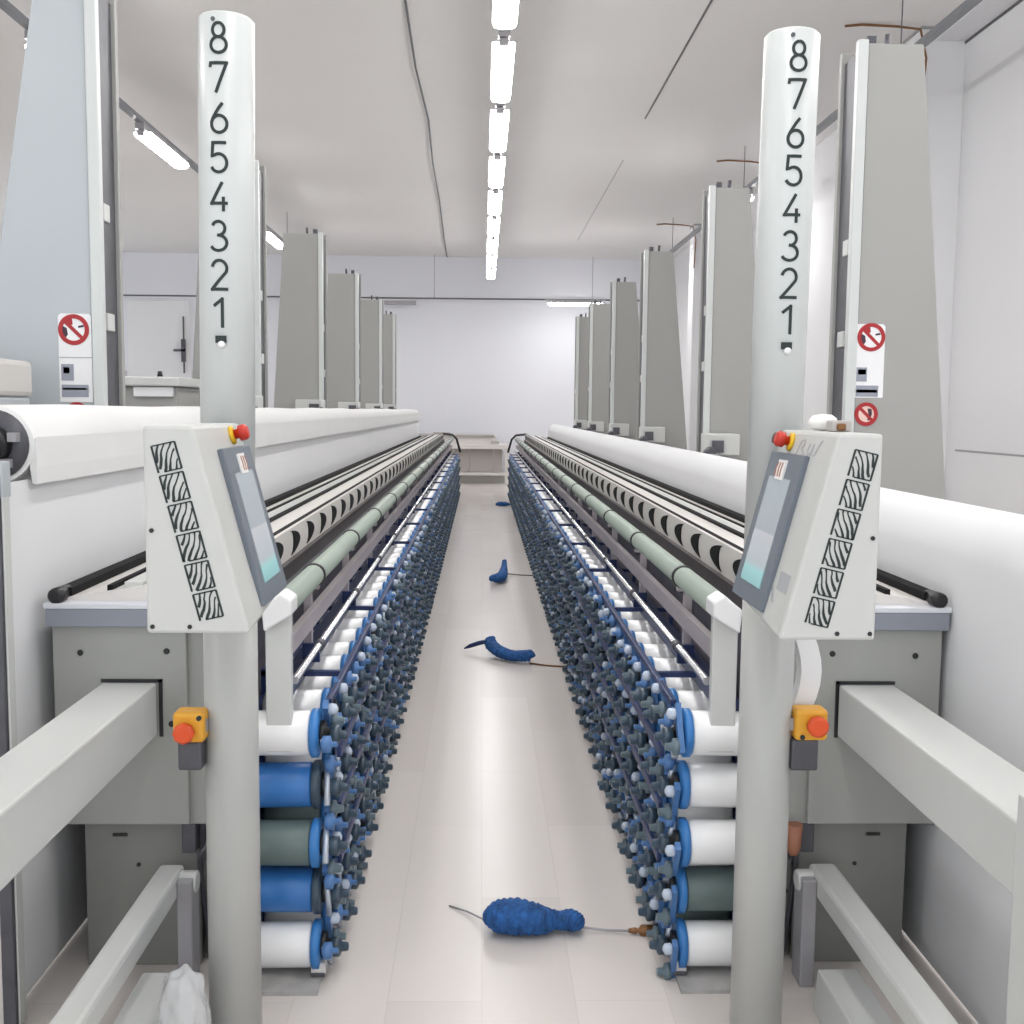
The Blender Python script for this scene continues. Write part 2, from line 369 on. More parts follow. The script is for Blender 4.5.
# ------------------------------------------------------------------ machines
Y0, Y1 = 2.95, 20.6
def side_tf(s):
    return lambda p: Vector((XC+s*p.x, p.y, p.z))
def machine(s, word):
    tf = side_tf(s)
    root = thing('textile_machine', f'long grey textile machine with slotted table and green roller on the {word} of the aisle', 'machine', (XC+s*.95,Y0,0))
    def nb(): return MB(tf)
    # body under the table
    b = nb(); b.box(.80,1.225,Y0+.02,Y1,.43,1.035,M['panel']); b.build('body', root, .004)
    b = nb(); b.box(.872,1.235,Y0,Y0+.02,.437,1.0,M['panel']); fp = b.build('end_panel', root, .003)
    for (q,z) in ((1.16,.925),(.925,.93),(.915,.725)):
        b = nb(); b.lathe((q,Y0+.004,z),(0,-1,0),[(0,.0085),(.006,.0085),(.008,.006)],M['black'],12); b.build('screw', fp)
    b = nb()
    for (q0,q1,z0,z1) in ((.938,1.105,.843,.852),(.938,.948,.69,.852)):
        b.box(q0,q1,Y0-.004,Y0+.004,z0,z1,M['black'])
    b.build('beam_slot', fp)
    b = nb(); b.box(.70,.868,Y0+.03,Y0+.06,.44,1.0,M['panel']); b.build('inner_panel', root, .003)
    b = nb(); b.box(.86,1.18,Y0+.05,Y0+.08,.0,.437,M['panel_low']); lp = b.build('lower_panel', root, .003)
    b = nb(); b.box(1.06,1.10,Y0+.044,Y0+.055,.385,.393,M['black']); b.build('slit', lp); b = nb(); b.lathe((1.03,Y0+.052,.30),(0,-1,0),[(0,.006),(.005,.006)],M['black'],10); b.build('screw', lp)
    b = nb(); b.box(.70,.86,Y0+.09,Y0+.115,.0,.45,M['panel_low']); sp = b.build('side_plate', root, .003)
    b = nb()
    for (q,z) in ((.84,.20),(.82,.12),(.815,.34)): b.lathe((q,Y0+.092,z),(0,-1,0),[(0,.008),(.008,.008)],M['black'],10)
    b.build('screw', sp)
    b = nb(); b.box(.845,.885,Y0+.06,Y0+.10,.30,.437,M['darkgrey']); b.box(.86,.90,Y0+.02,Y0+.08,.345,.43,M['darkgrey']); b.build('hinge_bracket', root, .004)
    if s > 0:
        b = nb(); b.lathe((.835,Y0+.0,.437),(0,0,-1),[(0,.024),(.07,.02),(.09,.012)],M['terracotta'],12); b.build('clay_coloured_plug', root)
    b = nb(); b.tube([(.80,Y0+.07,.45),(.82,Y0+.04,.38),(.85,Y0+.02,.34),(.86,Y0+.06,.28),(.85,Y0+.08,.12),(.84,Y0+.08,.02)],.008,M['darkgrey'],8); b.build('cable', root)
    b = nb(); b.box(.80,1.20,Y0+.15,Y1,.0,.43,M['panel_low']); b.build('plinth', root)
    # table end strip
    b = nb(); b.box(.74,1.245,Y0-.02,Y0+.02,1.0,1.05,M['strip']); b.box(.74,1.25,Y0-.022,Y0+.05,1.05,1.066,M['lip']); b.build('table_edge', root, .003)
    # table top (slopes down to the outside)
    b = nb(); b.hexa([(.79,Y0+.02,1.03),(1.235,Y0+.02,1.03),(1.235,Y0+.02,1.07),(.79,Y0+.02,1.14)],
                     [(.79,Y1,1.03),(1.235,Y1,1.03),(1.235,Y1,1.07),(.79,Y1,1.14)],M['tabletop']); b.build('table_top', root)
    for (q,w,zz,nm,m) in ((1.21,.04,1.10,'edge_rail','black_rail'),(1.085,.016,1.108,'seam_strip','black_rail'),(.965,.02,1.125,'seam_strip','black_rail'),(.80,.024,1.150,'seam_strip','black_rail'),(1.02,.05,1.117,'grey_channel','paint')):
        b = nb(); b.box(q-w/2,q+w/2,Y0+.03,Y1,zz-.03,zz,M[m]); b.build(nm, root)
    b = nb(); b.lathe((1.215,Y0+.0,1.085),(0,-1,0),[(-.06,.02),(0,.022),(.02,.022),(.025,.012)],M['black'],14); b.build('rail_end_cap', root)
    # slotted upright strip and its crescents
    b = nb(); b.box(.775,.79,Y0+.05,Y1,1.04,1.15,M['tabletop']); st = b.build('slot_strip', root)
    me = None; k = 0; y = Y0+.42
    while y < Y1-.3:
        if me is None:
            b = nb(); f = lambda u,v,d: (.775-d, Y0+.42+u, 1.095+v)
            cr = arc(-.09,0,.17,.047,-72,72,14); cw = [.014+.125*math.sin(PI*i/14)**1.2 for i in range(15)]
            b.poly([(u+cw[i]/2,v) for i,(u,v) in enumerate(cr)]+[(u-cw[i]/2,v) for i,(u,v) in list(enumerate(cr))[::-1]],f,M['black_rail'],.004)
            o = b.build('slot', st); me = o
        else:
            o2 = me.copy(); COL.objects.link(o2); o2.parent = st; o2.location = (0,y-(Y0+.42),0)
        y += .36; k += 1
    b = nb(); b.box(.755,.775,Y0+.05,Y1,.965,1.04,M['dark']); b.build('dark_skirt', root)
    b = nb(); b.box(.705,.755,Y0+.05,Y1,.965,.985,M['darkgrey']); b.build('gutter', root)
    # fascia behind the roller
    b = nb(); b.box(.745,.80,Y0+.05,Y1,.50,.965,M['fascia']); b.build('fascia', root)
    # green roller with clamp rings
    b = nb(); b.cyl((.605,Y0-.02,1.06),(.605,Y1-.3,1.06),.034,M['green'],20); rl = b.build('green_roller', root)
    y = Y0+.55
    while y < Y1-.5:
        b = nb(); b.lathe((.605,y-.012,1.06),(0,1,0),[(0,.034),(0,.038),(.024,.038),(.024,.034)],M['black'],20); b.build('clamp_ring', rl)
        y += 1.0
    # rail under the roller with uprights
    b = nb(); b.box(.60,.625,Y0-.0,Y1-.2,.895,.95,M['rail']); b.build('support_rail', root, .003)
    y = Y0+.62
    while y < Y1-.4:
        b = nb(); b.box(.625,.65,y,y+.035,.55,1.06,M['rail']); b.box(.60,.65,y,y+.03,1.0,1.03,M['rail']); b.hexa([(.65,y,.62),(.745,y,.56),(.745,y+.03,.56),(.65,y+.03,.62)],[(.65,y,.66),(.745,y,.60),(.745,y+.03,.60),(.65,y+.03,.66)],M['rail']); b.build('upright', root)
        b = nb(); b.lathe((.66,y+.25,.97),(0,1,0),[(0,.018),(.06,.026),(.07,.01),(.12,.01)],M['darkgrey'],10); b.build('tension_pulley', root)
        y += 1.0
    # chrome thread rod
    b = nb(); b.cyl((.578,Y0+.02,.845),(.568,Y1-.2,.845),.012,M['chrome'],10); rod = b.build('thread_rod', root)
    y = Y0+.45
    while y < Y1-.5:
        b = nb(); b.lathe((.576,y,.845),(0,1,0),[(0,.017),(.05,.017)],M['darkgrey'],10); b.box(.576,.63,y+.015,y+.035,.79,.85,M['navy']); b.build('rod_joint', rod)
        y += 1.0
    b = nb(); b.box(.61,.66,Y0+.05,Y1-.2,.76,.80,M['navy']); b.build('rod_bracket_rail', root)
    # creel: dark rails carrying the spools, standing on posts
    for z in TIERS:
        b = nb(); b.box(.702,.735,Y0-.02,Y1-.2,z-.02,z+.02,M['navy']); b.build('spool_rail', root)
    b = nb(); b.box(.476,.494,Y0+.02,Y1-.2,.772,.792,M['navy']); b.build('front_rail', root, .003)
    for z in (.622,.465,.31):
        b = nb(); b.box(.455,.468,Y0+.06,Y1-.2,z-.012,z+.016,M['navy']); b.build('front_rail', root, .003)
    y = Y0+.33
    while y < Y1:
        b = nb(); b.box(.72,.735,y,y+.03,0,.80,M['navy']); b.box(.49,.735,y,y+.022,.778,.794,M['navy']); b.build('creel_post', root); y += 1.1
    # light end cover of the creel
    b = nb(); b.prism_y([(.575,.66),(.645,.66),(.645,1.04),(.62,1.085),(.575,1.06)],Y0-.05,Y0-.02,M['paint']); ec = b.build('creel_end_cover', root, .004)
    b = nb(); b.prism_y([(.57,1.045),(.645,1.0),(.65,1.065),(.60,1.105),(.57,1.085)],Y0-.075,Y0+.03,M['signwhite']); b.build('roller_cap', root, .006)
    b = nb(); b.box(.50,.76,Y0-.12,Y0+.16,0,.012,M['stone']); b.build('floor_slab', root)
    b = nb(); b.box(.49,.53,Y0-.04,Y0+.0,.012,.05,M['benchm']); b.box(.49,.53,Y0-.046,Y0-.04,.012,.024,M['darkgrey']); b.build('levelling_foot', root, .004)
    # black arch at the far end
    b = nb(); b.tube([(.45,Y1-.15,.80),(.52,Y1-.15,1.05),(.60,Y1-.15,1.13),(.80,Y1-.15,1.15)],.021,M['black'],8); b.build('end_arch', root)
    return root
TIERS = [.085,.235,.385,.54,.70]
mL = machine(-1,'left'); mR = machine(1,'right')

# ------------------------------------------------------------------ spools
def spool_mbs(kind):
    # axis along local +X, pointing to the aisle; origin on the axis at the outer (fixed) end
    body, fl, hub, kn, arm = MB(), MB(), MB(), MB(), MB()
    m = M['spool_'+kind]
    body.lathe((0,0,0),(1,0,0),[(-.01,.02),(0,.02),(.0,.055),(.01,.062),(.165,.062),(.17,.058)],m,22)
    if kind == 'white':
        pass
    fl.lathe((.17,0,0),(1,0,0),[(0,.06),(.004,.068),(.022,.068),(.026,.05)],M['flange'] if kind!='blue' else M['knob'],22)
    hub.lathe((.194,0,0),(1,0,0),[(0,.036),(.016,.034),(.018,.016),(.03,.014)],M['black'],14)
    kn.lathe((.218,0,-.012),(1,0,0),[(0,.016),(.005,.027),(.026,.028),(.03,.024),(.033,.014),(.05,.012),(.053,.007)],M['knob'],14)
    # tension arm with a small wheel and white bead
    arm.hexa([(.20,.052,-.06),(.215,.052,-.06),(.215,.078,-.055),(.20,.078,-.055)],[(.205,.03,.075),(.22,.03,.075),(.22,.056,.08),(.205,.056,.08)],M['arm'])
    arm.lathe((.213,.065,-.04),(1,0,0),[(0,.012),(.004,.024),(.018,.024),(.022,.012),(.04,.010)],M['knob2'],12)
    arm.lathe((.215,.045,.05),(1,0,0),[(0,.010),(.008,.017),(.024,.015),(.03,.005)],M['bead'],10)
    arm.lathe((.205,-.055,.03),(1,0,0),[(0,.01),(.006,.024),(.026,.024),(.03,.008),(.045,.008)],M['arm'],10)
    arm.cyl((.21,-.045,.03),(.215,.0,-.07),.009,M['bead2'],6)
    return [('spool_body',body),('flange',fl),('hub',hub),('tension_knob',kn),('tension_arm',arm)]
SPM = {}
for kind in ('white','blue','grey'):
    parts = spool_mbs(kind)
    one = MB()
    for nm,p in parts:
        o = len(one.v); one.v += p.v
        for f,mi,sm in zip(p.f,p.mi,p.sm):
            one.f.append([o+i for i in f]); one.mi.append(one._m(p.mats[mi])); one.sm.append(sm)
    SPM[kind] = ([(nm,p.mesh(nm)) for nm,p in parts], one.mesh('yarn_spool'), one)
STEP = .222
NCOL = int((Y1-.5-Y0)/STEP)
TW = ['bottom row','second lowest row','middle row','second highest row','top row']
CW = {'white':'white','blue':'blue','grey':'grey-green'}
for s, word in ((-1,'left'),(1,'right')):
    far = MB()
    for i in range(NCOL):
        for k,z in enumerate(TIERS):
            if k == 4: kind = 'white'
            else: kind = random.choices(('white','blue','grey'),(.6,.2,.2))[0]
            if i == 0:
                kind = (('white','grey','white','white','white') if s>0 else ('white','blue','grey','blue','white'))[k]
            q0 = .70
            y = Y0+.0+STEP*i + (.0 if k%2 == 0 else .03)
            pos = Vector((XC+s*q0, y, z)); rz = 0 if s < 0 else PI
            tilt = random.uniform(-.02,.02); rx = random.uniform(-1.1,1.1)
            if i < 30:
                lab = f'{CW[kind]} yarn spool in {TW[k]} of {word} machine, {ORD[i]} from near end'
                grp = f'yarn spools on the {word} machine'
                if i < 13:
                    r = thing('yarn_spool', lab, 'spool', pos, grp); r.rotation_euler = (rx,tilt,rz)
                    for nm,me in SPM[kind][0]:
                        o = bpy.data.objects.new(nm, me); COL.objects.link(o); o.parent = r
                else:
                    o = bpy.data.objects.new('yarn_spool', SPM[kind][1]); COL.objects.link(o)
                    o.location = pos; o.rotation_euler = (rx,tilt,rz); tag(o, lab, 'spool', grp)
            else:
                src = SPM[kind][2]; o = len(far.v)
                c,sn = (1,0) if s<0 else (-1,0)
                cr,sr = math.cos(rx),math.sin(rx); far.v += [Vector((pos.x+c*p.x, pos.y+c*(cr*p.y-sr*p.z), pos.z+sr*p.y+cr*p.z)) for p in src.v]
                for f,mi,sm in zip(src.f,src.mi,src.sm):
                    far.f.append([o+q for q in f]); far.mi.append(far._m(src.mats[mi])); far.sm.append(sm)
    fo = far.build('distant_spools'); fo['kind'] = 'stuff'
    tag(fo, f'dense mass of small spools at the far end of the {word} machine','spools')

# ------------------------------------------------------------------ fabric rolls and hanging cloth
def roll(s, word, q, z, r, ya, yb, lip, lab, qs):
    tf = side_tf(s)
    root = thing('fabric_roll', lab, 'fabric roll', (XC+s*q,ya,0))
    b = MB(tf); prof = [(-.0,.05),(0,r)]
    L = yb-ya; n = 40
    b.lathe((q,ya,z),(0,1,0),[(0,.055),(0,r)]+[(L*i/n, r+.003*math.sin(i*1.7)+.002*math.sin(i*.6)) for i in range(n+1)]+[(L,.05)],M['cloth'],48); b.build('rolled_cloth', root)
    # hanging sheet: from the aisle side of the roll down to the table rail, then behind the machine to the floor
    pts = []
    if lip:
        pts = [(q-r-.004,z+.02),(q-r-.006,z-.06),(q-r-.004,z-.106),(q-r+.008,z-.106),(q-r+.014,z-.06),(q-r+.01,z)]
        b = MB(tf); b.prism_y(pts,ya+.003,yb,M['cloth']); b.build('cloth_flap', root)
    b = MB(tf)
    if lip: a = [(qs,z-r+.01),(qs,1.2),(qs,1.0),(qs,.6),(qs,.01)]
    else: a = [(q-(r+.008)*math.cos(t),z+(r+.008)*math.sin(t)) for t in (1.5,1.3,1.1,.9,.7,.5,.35,.2,.1,0)]+[(q-r-.008,1.0),(q-r-.008,.6),(q-r-.008,.01)]
    pr = a+([(x+.008,zz) for x,zz in a[::-1]] if lip else [(q+(x-q)*.985,z+(zz-z)*.985) if zz>z-.01 else (x+.004,zz) for x,zz in a[::-1]])
    b.prism_y(pr,ya+(-.17 if lip else .01),yb,M['cloth2'],True); sh = b.build('hanging_sheet', root); sh.data.set_sharp_from_angle(angle=.8)
    b = MB(tf); b.cyl((q,ya-.35,z),(q,ya+.02,z),.032,M['chrome'],18); b.build('core_shaft', root)
    b = MB(tf); b.lathe((q,ya+.002,z),(0,-1,0),[(0,r-.012),(.006,r-.012),(.006,.045)],M['darkgrey'],32)
    for k in range(5):
        an = k*2*PI/5+.3
        b.box(q+math.cos(an)*.062-.012,q+math.cos(an)*.062+.012,ya-.03,ya,z+math.sin(an)*.062-.012,z+math.sin(an)*.062+.012,M['housing'])
    b.lathe((q,ya-.05,z),(0,1,0),[(0,.045),(.05,.05)],M['black'],20)
    b.build('end_disc', root)
    return root
roll(-1,'left',1.365,1.495,.105,2.93,21.2,True,'long white fabric roll with its cloth hanging down, left of the aisle',1.282)
roll(1,'right',1.386,1.205,.125,2.45,21.2,False,'long white fabric roll with its cloth hanging down, right of the aisle',1.256)
def roll_stand(s,word,q,y,z,rr):
    tf = side_tf(s)
    r = thing('roll_stand', f'dark end post carrying the near end of the {word} fabric roll','stand',(XC+s*q,y,0))
    b = MB(tf); b.box(q-.014,q+.02,y-.06,y,0,z-.07,M['darkgrey']); b.box(q-.02,q-.014,y-.05,y-.01,0,z-.12,M['paint']); b.build('post', r, .003)
    b = MB(tf); b.box(q-.05+(.03 if s<0 else 0),q+.16,y-.05,y,z-.125,z-rr,M['paint_cool']); b.build('saddle', r, .004)
roll_stand(-1,'left',1.262,2.74,1.495,.034)
roll_stand(1,'right',1.40,2.32,1.205,.034)

# ------------------------------------------------------------------ tapered columns
def column(s, xin, y, ztop, lab, grp, w0=.30, w1=.52, mface='column'):
    # xin: aisle side x; front face at y, depth .22
    root = thing('tapered_column', lab, 'column', (xin,y,0), grp)
    tf = lambda p: Vector((xin+s*p.x, y+p.y, p.z))
    b = MB(tf)
    a = [(.044,0,0),(w1,0,0),(w0,0,ztop),(.044,0,ztop)]
    b.hexa(a,[(x,.22,z) for x,_,z in a],M[mface]); b.build('tapered_body', root, .006)
    b = MB(tf); b.box(0,.044,-.012,.03,0,ztop+.012,M['tower']); b.build('front_flange', root, .004)
    b = MB(tf); b.box(.012,.055,.03,.20,0,ztop-.03,M['darkgrey']); b.build('guide_slot', root)
    b = MB(tf); b.box(-.004,.055,.20,.235,0,ztop+.02,M['column']); b.build('rear_flange', root, .004)
    b = MB(tf); b.box(.005,.035,.05,.12,ztop*.72,ztop*.72+.07,M['paint']); b.box(.002,.03,.06,.14,1.9,1.97,M['paint']); b.build('slide_block', root, .004)
    b = MB(tf); b.box(.06,.10,.06,.10,ztop,ztop+.05,M['darkgrey']); b.cyl((.16,.1,ztop),(.165,.1,ztop+.07),.012,M['darkgrey'],8); b.build('top_bracket', root)
    # little drive box beside the roll, at its foot
    return root
def drive_box(root, s, xin, y, z, w, h):
    tf = lambda p: Vector((xin+s*p.x, y+p.y, p.z))
    b = MB(tf); b.box(-.02,w,-.30,-.02,z,z+h,M['paint']); d = b.build('drive_box', root, .008)
    b = MB(tf); b.box(.0,w*.4,-.33,-.30,z+.02,z+h*.7,M['darkgrey']); b.lathe((-.03,-.45,z+.02),(0,1,0),[(0,.03),(.06,.045),(.12,.03),(.2,.02)],M['darkgrey'],12); b.box(-.05,.02,-.5,-.2,z-.03,z+.015,M['housing']); b.build('motor', d)
YL = (4.35,7.45,10.4,13.4,16.5,19.0)
YR = (4.80,7.85,10.95,13.55,16.3,18.6)
NW = ['nearest','second nearest','third from the near end','fourth from the near end','fifth from the near end','farthest']
for k,y in enumerate(YL):
    r = column(-1,-1.50 if k else -1.488,y,3.235,f'tall tapered grey column behind the left fabric roll, {NW[k]}','columns on the left',.37 if k else .23,.58 if k else .765,'paint_cool' if k==0 else 'column')
    if k: drive_box(r,-1,-1.50,y,1.55,.22,.13)
for k,y in enumerate(YR):
    r = column(1,1.62,y,3.20,f'tall tapered grey column behind the right fabric roll, {NW[k]}','columns on the right',.29,.60)
    if k: drive_box(r,1,1.62,y,1.30,.20,.15)

# signs
def sign(cx, y, plate, rings, lab, blocks):
    root = thing('prohibition_sign', lab, 'sign', (cx,y,plate[0] if plate else rings[0][1]))
    f = lambda u,v,d: (u, y-d, v)
    if plate:
        z0,z1,x0,x1 = plate
        b = MB(); b.poly([(x0,z0),(x1,z0),(x1,z1-.01),(x1-.01,z1),(x0+.01,z1),(x0,z1-.01)],f,M['signwhite'],.002); b.build('plate', root)
    for (x,z,r,kind) in rings:
        b = MB()
        if not plate or kind == 1: b.poly(arc(x,z,r,r,0,345,23),f,M['pinkskin'] if kind==1 else M['signwhite'],.0025)
        b.ribbon(arc(x,z,r-.008,r-.008,0,348,29),.017,f,M['signred'],.004,True); b.build('red_ring', root)
        b = MB()
        b.ribbon([(x-r*.66,z+r*.62),(x+r*.62,z-r*.62)],.014,f,M['signred'],.0035); b.build('slash', root)
        b = MB()
        if kind == 0:
            b.poly([(x-r*.72,z+r*.25),(x-r*.45,z+r*.1),(x-r*.38,z-r*.3),(x-r*.5,z-r*.5),(x-r*.75,z-r*.3)],f,M['signdark'],.003)
            b.poly([(x-r*.55,z+r*.55),(x-r*.1,z+r*.75),(x-r*.05,z+r*.35),(x-r*.3,z+r*.2)],f,M['signred'],.003)
            b.ribbon([(x+r*.3,z+r*.18),(x+r*.65,z+r*.25)],.008,f,M['signdark'],.003)
        else:
            b.poly([(x+r*.1,z+r*.5),(x+r*.45,z+r*.45),(x+r*.5,z-r*.0),(x+r*.3,z-r*.55),(x+r*.1,z-r*.5),(x+r*.2,z-r*.05)],f,M['signdark'],.003)
        b.build('pictogram', root)
    for (x0,x1,z0,z1,mm) in blocks:
        b = MB(); b.box(x0,x1,y-.0035,y-.001,z0,z1,M[mm]); b.build('printed_block', root)
    return root
yl = YL[0]-.001
# measured on the column face: x = (px-481)/1080*4.35 etc.
def LX(px): return (px-481)/1080*yl+.03
def LZz(py): return 1.6+(410-py)/1080*yl*1.0-.026
yr = YR[0]-.001
def RX(px): return (px-481)/1080*yr
def RZz(py): return 1.6+(410-py)/1080*yr+.015
sign(LX(76),yl,(LZz(400),LZz(314),LX(60),LX(92)),[(LX(75),LZz(329.5),.060,0)],'white safety sign with red prohibition ring on the nearest left column',
     [(LX(62),LX(74),LZz(379),LZz(363),'signgrey'),(LX(64),LX(70),LZz(372),LZz(366),'signdark'),(LX(62),LX(88),LZz(395),LZz(383),'signgrey'),(LX(63),LX(86),LZz(388),LZz(386),'signwhite'),(LX(60.5),LX(92),LZz(357),LZz(356),'mark')])
sign(LX(76),yl,None,[(LX(76),LZz(412),.048,1)],'small round red prohibition sign half hidden behind the left roll',[])
sign(RX(868),yr,(RZz(397),RZz(324),RX(854),RX(884)),[(RX(870),RZz(337),.062,0)],'white safety sign with red prohibition ring on the nearest right column',
     [(RX(856.5),RX(867),RZz(381),RZz(367),'signgrey'),(RX(858),RX(866),RZz(374),RZz(369),'strip'),(RX(856.5),RX(879),RZz(396),RZz(385),'signgrey'),(RX(857),RX(878),RZz(392),RZz(389),'signwhite')])
sign(RX(868),yr,None,[(RX(868),RZz(413.5),.052,1)],'small round red prohibition sign below the white sign, right column',[])

# ------------------------------------------------------------------ control terminals
DIG = {
 '8':[arc(.3,.76,.2,.235,90,450,20), arc(.3,.265,.27,.265,90,450,22)],
 '7':[[(.0,.86),(.02,1),(.58,1),(.2,0)]],
 '6':[[(.44,1),(.3,.82),(.1,.5),(.04,.36)]+arc(.31,.29,.27,.29,170,530,22)],
 '5':[[(.56,1),(.09,1),(.06,.56)]+arc(.29,.31,.28,.31,120,-155,18)],
 '4':[[(.42,1),(.03,.28),(.60,.28)],[(.45,.5),(.45,0)]],
 '3':[arc(.27,.76,.23,.24,155,-85,14)+arc(.27,.26,.29,.265,88,-155,16)],
 '2':[arc(.3,.72,.26,.28,168,-28,14)+[(.03,.0),(.60,.0)]],
 '1':[[(.1,.76),(.4,1),(.4,0)]],
}
def terminal(s, word, px, py, dz8, dz1, ztop, box, tilt):
    # px, py: pole centre; box = (outer x, inner top x, inner bottom x, z top, z bottom, y near, y far)
    R = .063
    root = thing('control_terminal', f'white control pillar with touchscreen console and number tower, {word} of the aisle','control terminal',(px,py,0))
    b = MB(); b.cyl((px,py,.0),(px,py,1.2),R,M['pole'],40); b.build('pole', root)
    b = MB(); b.box(px-(.07 if s<0 else .14),px+(.12 if s<0 else .07),py-.16,py+.1,0,.012,M['slab']); b.build('base_plate', root, .003)
    # tower: white tube with the numbers 8 to 1
    dx = tilt
    tow = MB(); n = 10
    zz = [1.45+(ztop-1.45)*i/n for i in range(n+1)]
    tow.lathe((px-dx*.25,py,1.2),(dx,0,1),[(0,R-.001),(ztop-1.2-.006,R),(ztop-1.2,R-.006)],M['tower'],64); tw = tow.build('number_tower', root)
    for i,ch in enumerate('87654321'):
        zc = dz8+(dz1-dz8)*i/7
        cx = px+dx*(zc-1.45)
        hgt = .064
        def f(u,v,d,cx=cx,zc=zc):
            an = (u-.3)*hgt/R + aoff
            return (cx+(R+d)*math.sin(an), py-(R+d)*math.cos(an), zc+(v-.5)*hgt)
        aoff = -.05 if s<0 else -.0
        b = MB()
        for st in DIG[ch]: b.ribbon(st,.108,f,M['glyph'],.0012)
        b.build('numeral', tw)
    zc = dz1-.06; cx = px+dx*(zc-1.45)
    b = MB(); b.box(cx-.012,cx+.012,py-R-.004,py-R+.01,zc-.006,zc+.01,M['glyph']); b.lathe((cx+.002,py-R+.004,zc-.01),(0,-1,0),[(0,.009),(.012,.008),(.014,.004)],M['signwhite'],12); b.build('latch', tw)
    b = MB(); zc = ztop-.02; cx = px+dx*(zc-1.45); b.lathe((cx-.015,py-R+.006,zc),(0,-1,0),[(0,.005),(.006,.005)],M['darkgrey'],10); b.build('screw', tw)
    # console box
    xo, xt, xb, zt, zb, ya, yb = box
    b = MB()
    near = [(xo,ya,zb),(xb,ya,zb),(xt,ya,zt),(xo,ya,zt)]
    farq = [(xo,yb,zb+.035),(xb,yb,zb+.035),(xt,yb,zt),(xo,yb,zt)]
    b.hexa(near,farq,M['console']); cb = b.build('console_box', root, .007)
    # slanted face frame: t from top (0) to bottom (1), y from near to far, d outwards
    L = math.hypot(xb-xt, zt-zb); nx, nz = (zt-zb)/L*(-s), abs(xb-xt)/L
    # slanted face faces the aisle (-s in x) and upwards
    def fs(u,t,d):
        return (xt+(xb-xt)*t+nx*d, u, zt+(zb-zt)*t+nz*d)
    def patch(u0,u1,t0,t1,d,m,d0=-.002):
        bb = MB(); bb.hexa([fs(u0,t0,d0),fs(u1,t0,d0),fs(u1,t1,d0),fs(u0,t1,d0)],[fs(u0,t0,d),fs(u1,t0,d),fs(u1,t1,d),fs(u0,t1,d)],m); return bb
    W = yb-ya
    scr = patch(ya+W*.34,yb-.006,.125,.93,.012,M['bezel']).build('touchscreen', root, .003)
    patch(ya+W*.46,yb-.05,.26,.83,.0135,M['display'],.011).build('display', scr)
    patch(ya+W*.60,yb-.10,.165,.27,.016,M['sticker'],.011).build('sticker', scr)
    bb = MB()
    for k in range(3): bb.ribbon([(ya+W*(.645+.045*k),.18),(ya+W*(.655+.05*k),.215),(ya+W*(.65+.045*k),.255)],.007,lambda u,t,d: fs(u,t,.016+d),M['terracotta'],.0008)
    bb.build('sticker_print', scr)
    # emergency knob
    uk = ya+W*.74; c0 = Vector(fs(uk,.062,0)); nn = Vector((nx,0,nz))
    b = MB(); b.lathe(c0,nn,[(0,.020),(.006,.020),(.008,.014)],M['yellow2'],20); ks = b.build('knob_collar', root)
    b = MB(); b.lathe(c0+nn*.008,nn,[(0,.010),(.010,.011),(.011,.017),(.025,.017),(.03,.011)],M['red'],20); b.build('emergency_knob', ks)
    b = MB(); c1 = Vector(fs(uk+.08,.055,0)); b.lathe(c1,nn,[(0,.014),(.02,.012),(.022,.006)],M['dark'],12); b.build('key_switch', root)
    if s > 0:
        # pale lettering-like marks beside the knob
        b = MB(); fm = lambda u,v,d: fs(ya+W*(.60-u*.40), .125-v*.085, d)
        for st in ([(0,0),(.05,.5),(.12,.9),(.25,.95),(.27,.6),(.18,.45),(.38,.05)],[(.5,.75),(.47,.3),(.53,.05),(.62,.25),(.68,.72),(.66,.05)],[(.72,.05),(.80,.1),(.88,.6),(.98,1.0)]):
            pts = []
            for (u,v) in st: pts.append((u,v))
            b.ribbon(pts,.05,fm,M['mark'],.0008)
        b.build('pale_marking', root)
        b = patch(ya+W*.10,ya+W*.27,.70,.79,.0012,M['mark']); b.build('grey_label', root)
        bb = MB(); bb.add([fs(ya+W*.42,.86,.0015),fs(ya+W*.25,.86,.0015),fs(ya+W*.32,.78,.0015)],[(0,1,2)],M['mark']); bb.build('grey_label', root)
    # striped vent squares on the near face (facing the viewer)
    VW = .046; VH = .050
    for i in range(6):
        t = .15+i*.142
        zc = zt+(zb-zt)*t
        xe = xt+(xb-xt)*t
        sh = (xb-xt)/(zt-zb)          # x shift per metre down
        xc = (xe + s*.064) if s>0 else (xe - .064)
        rng = random.Random(i+(10 if s>0 else 0))
        def fv(u,v,d,xc=xc,zc=zc):
            zz = zc+(v-.5)*VH + (.010*(u-.5) if s<0 else -.010*(u-.5))
            return (xc+(u-.5)*VW+sh*(zc-zz), ya-d, zz)
        b = MB()
        lean = 1 if s<0 else -1
        b.ribbon([(0,0),(0,.5),(0,1)],.085,fv,M['glyph']); b.ribbon([(1,0),(1,.5),(1,1)],.085,fv,M['glyph'])
        b.ribbon([(0,1),(.5,1.0),(1,1)],.05,fv,M['glyph']); b.ribbon([(0.25,0),(1,0)],.05,fv,M['glyph'])
        for k in range(-2,5):
            u0 = k*.25 + rng.uniform(-.03,.03); pts = []; ws = []
            for j in range(9):
                v = j/8; u = u0+.55*v+.05*math.sin(v*6.3+rng.uniform(-.4,.4)+i+k)
                if lean < 0: u = 1-u
                if .03 <= u <= .97: pts.append((u,v)); ws.append(.085+.035*math.sin(v*5+k))
            if len(pts) > 2: b.ribbon(pts,ws,fv,M['glyph'])
        b.build('vent', cb)
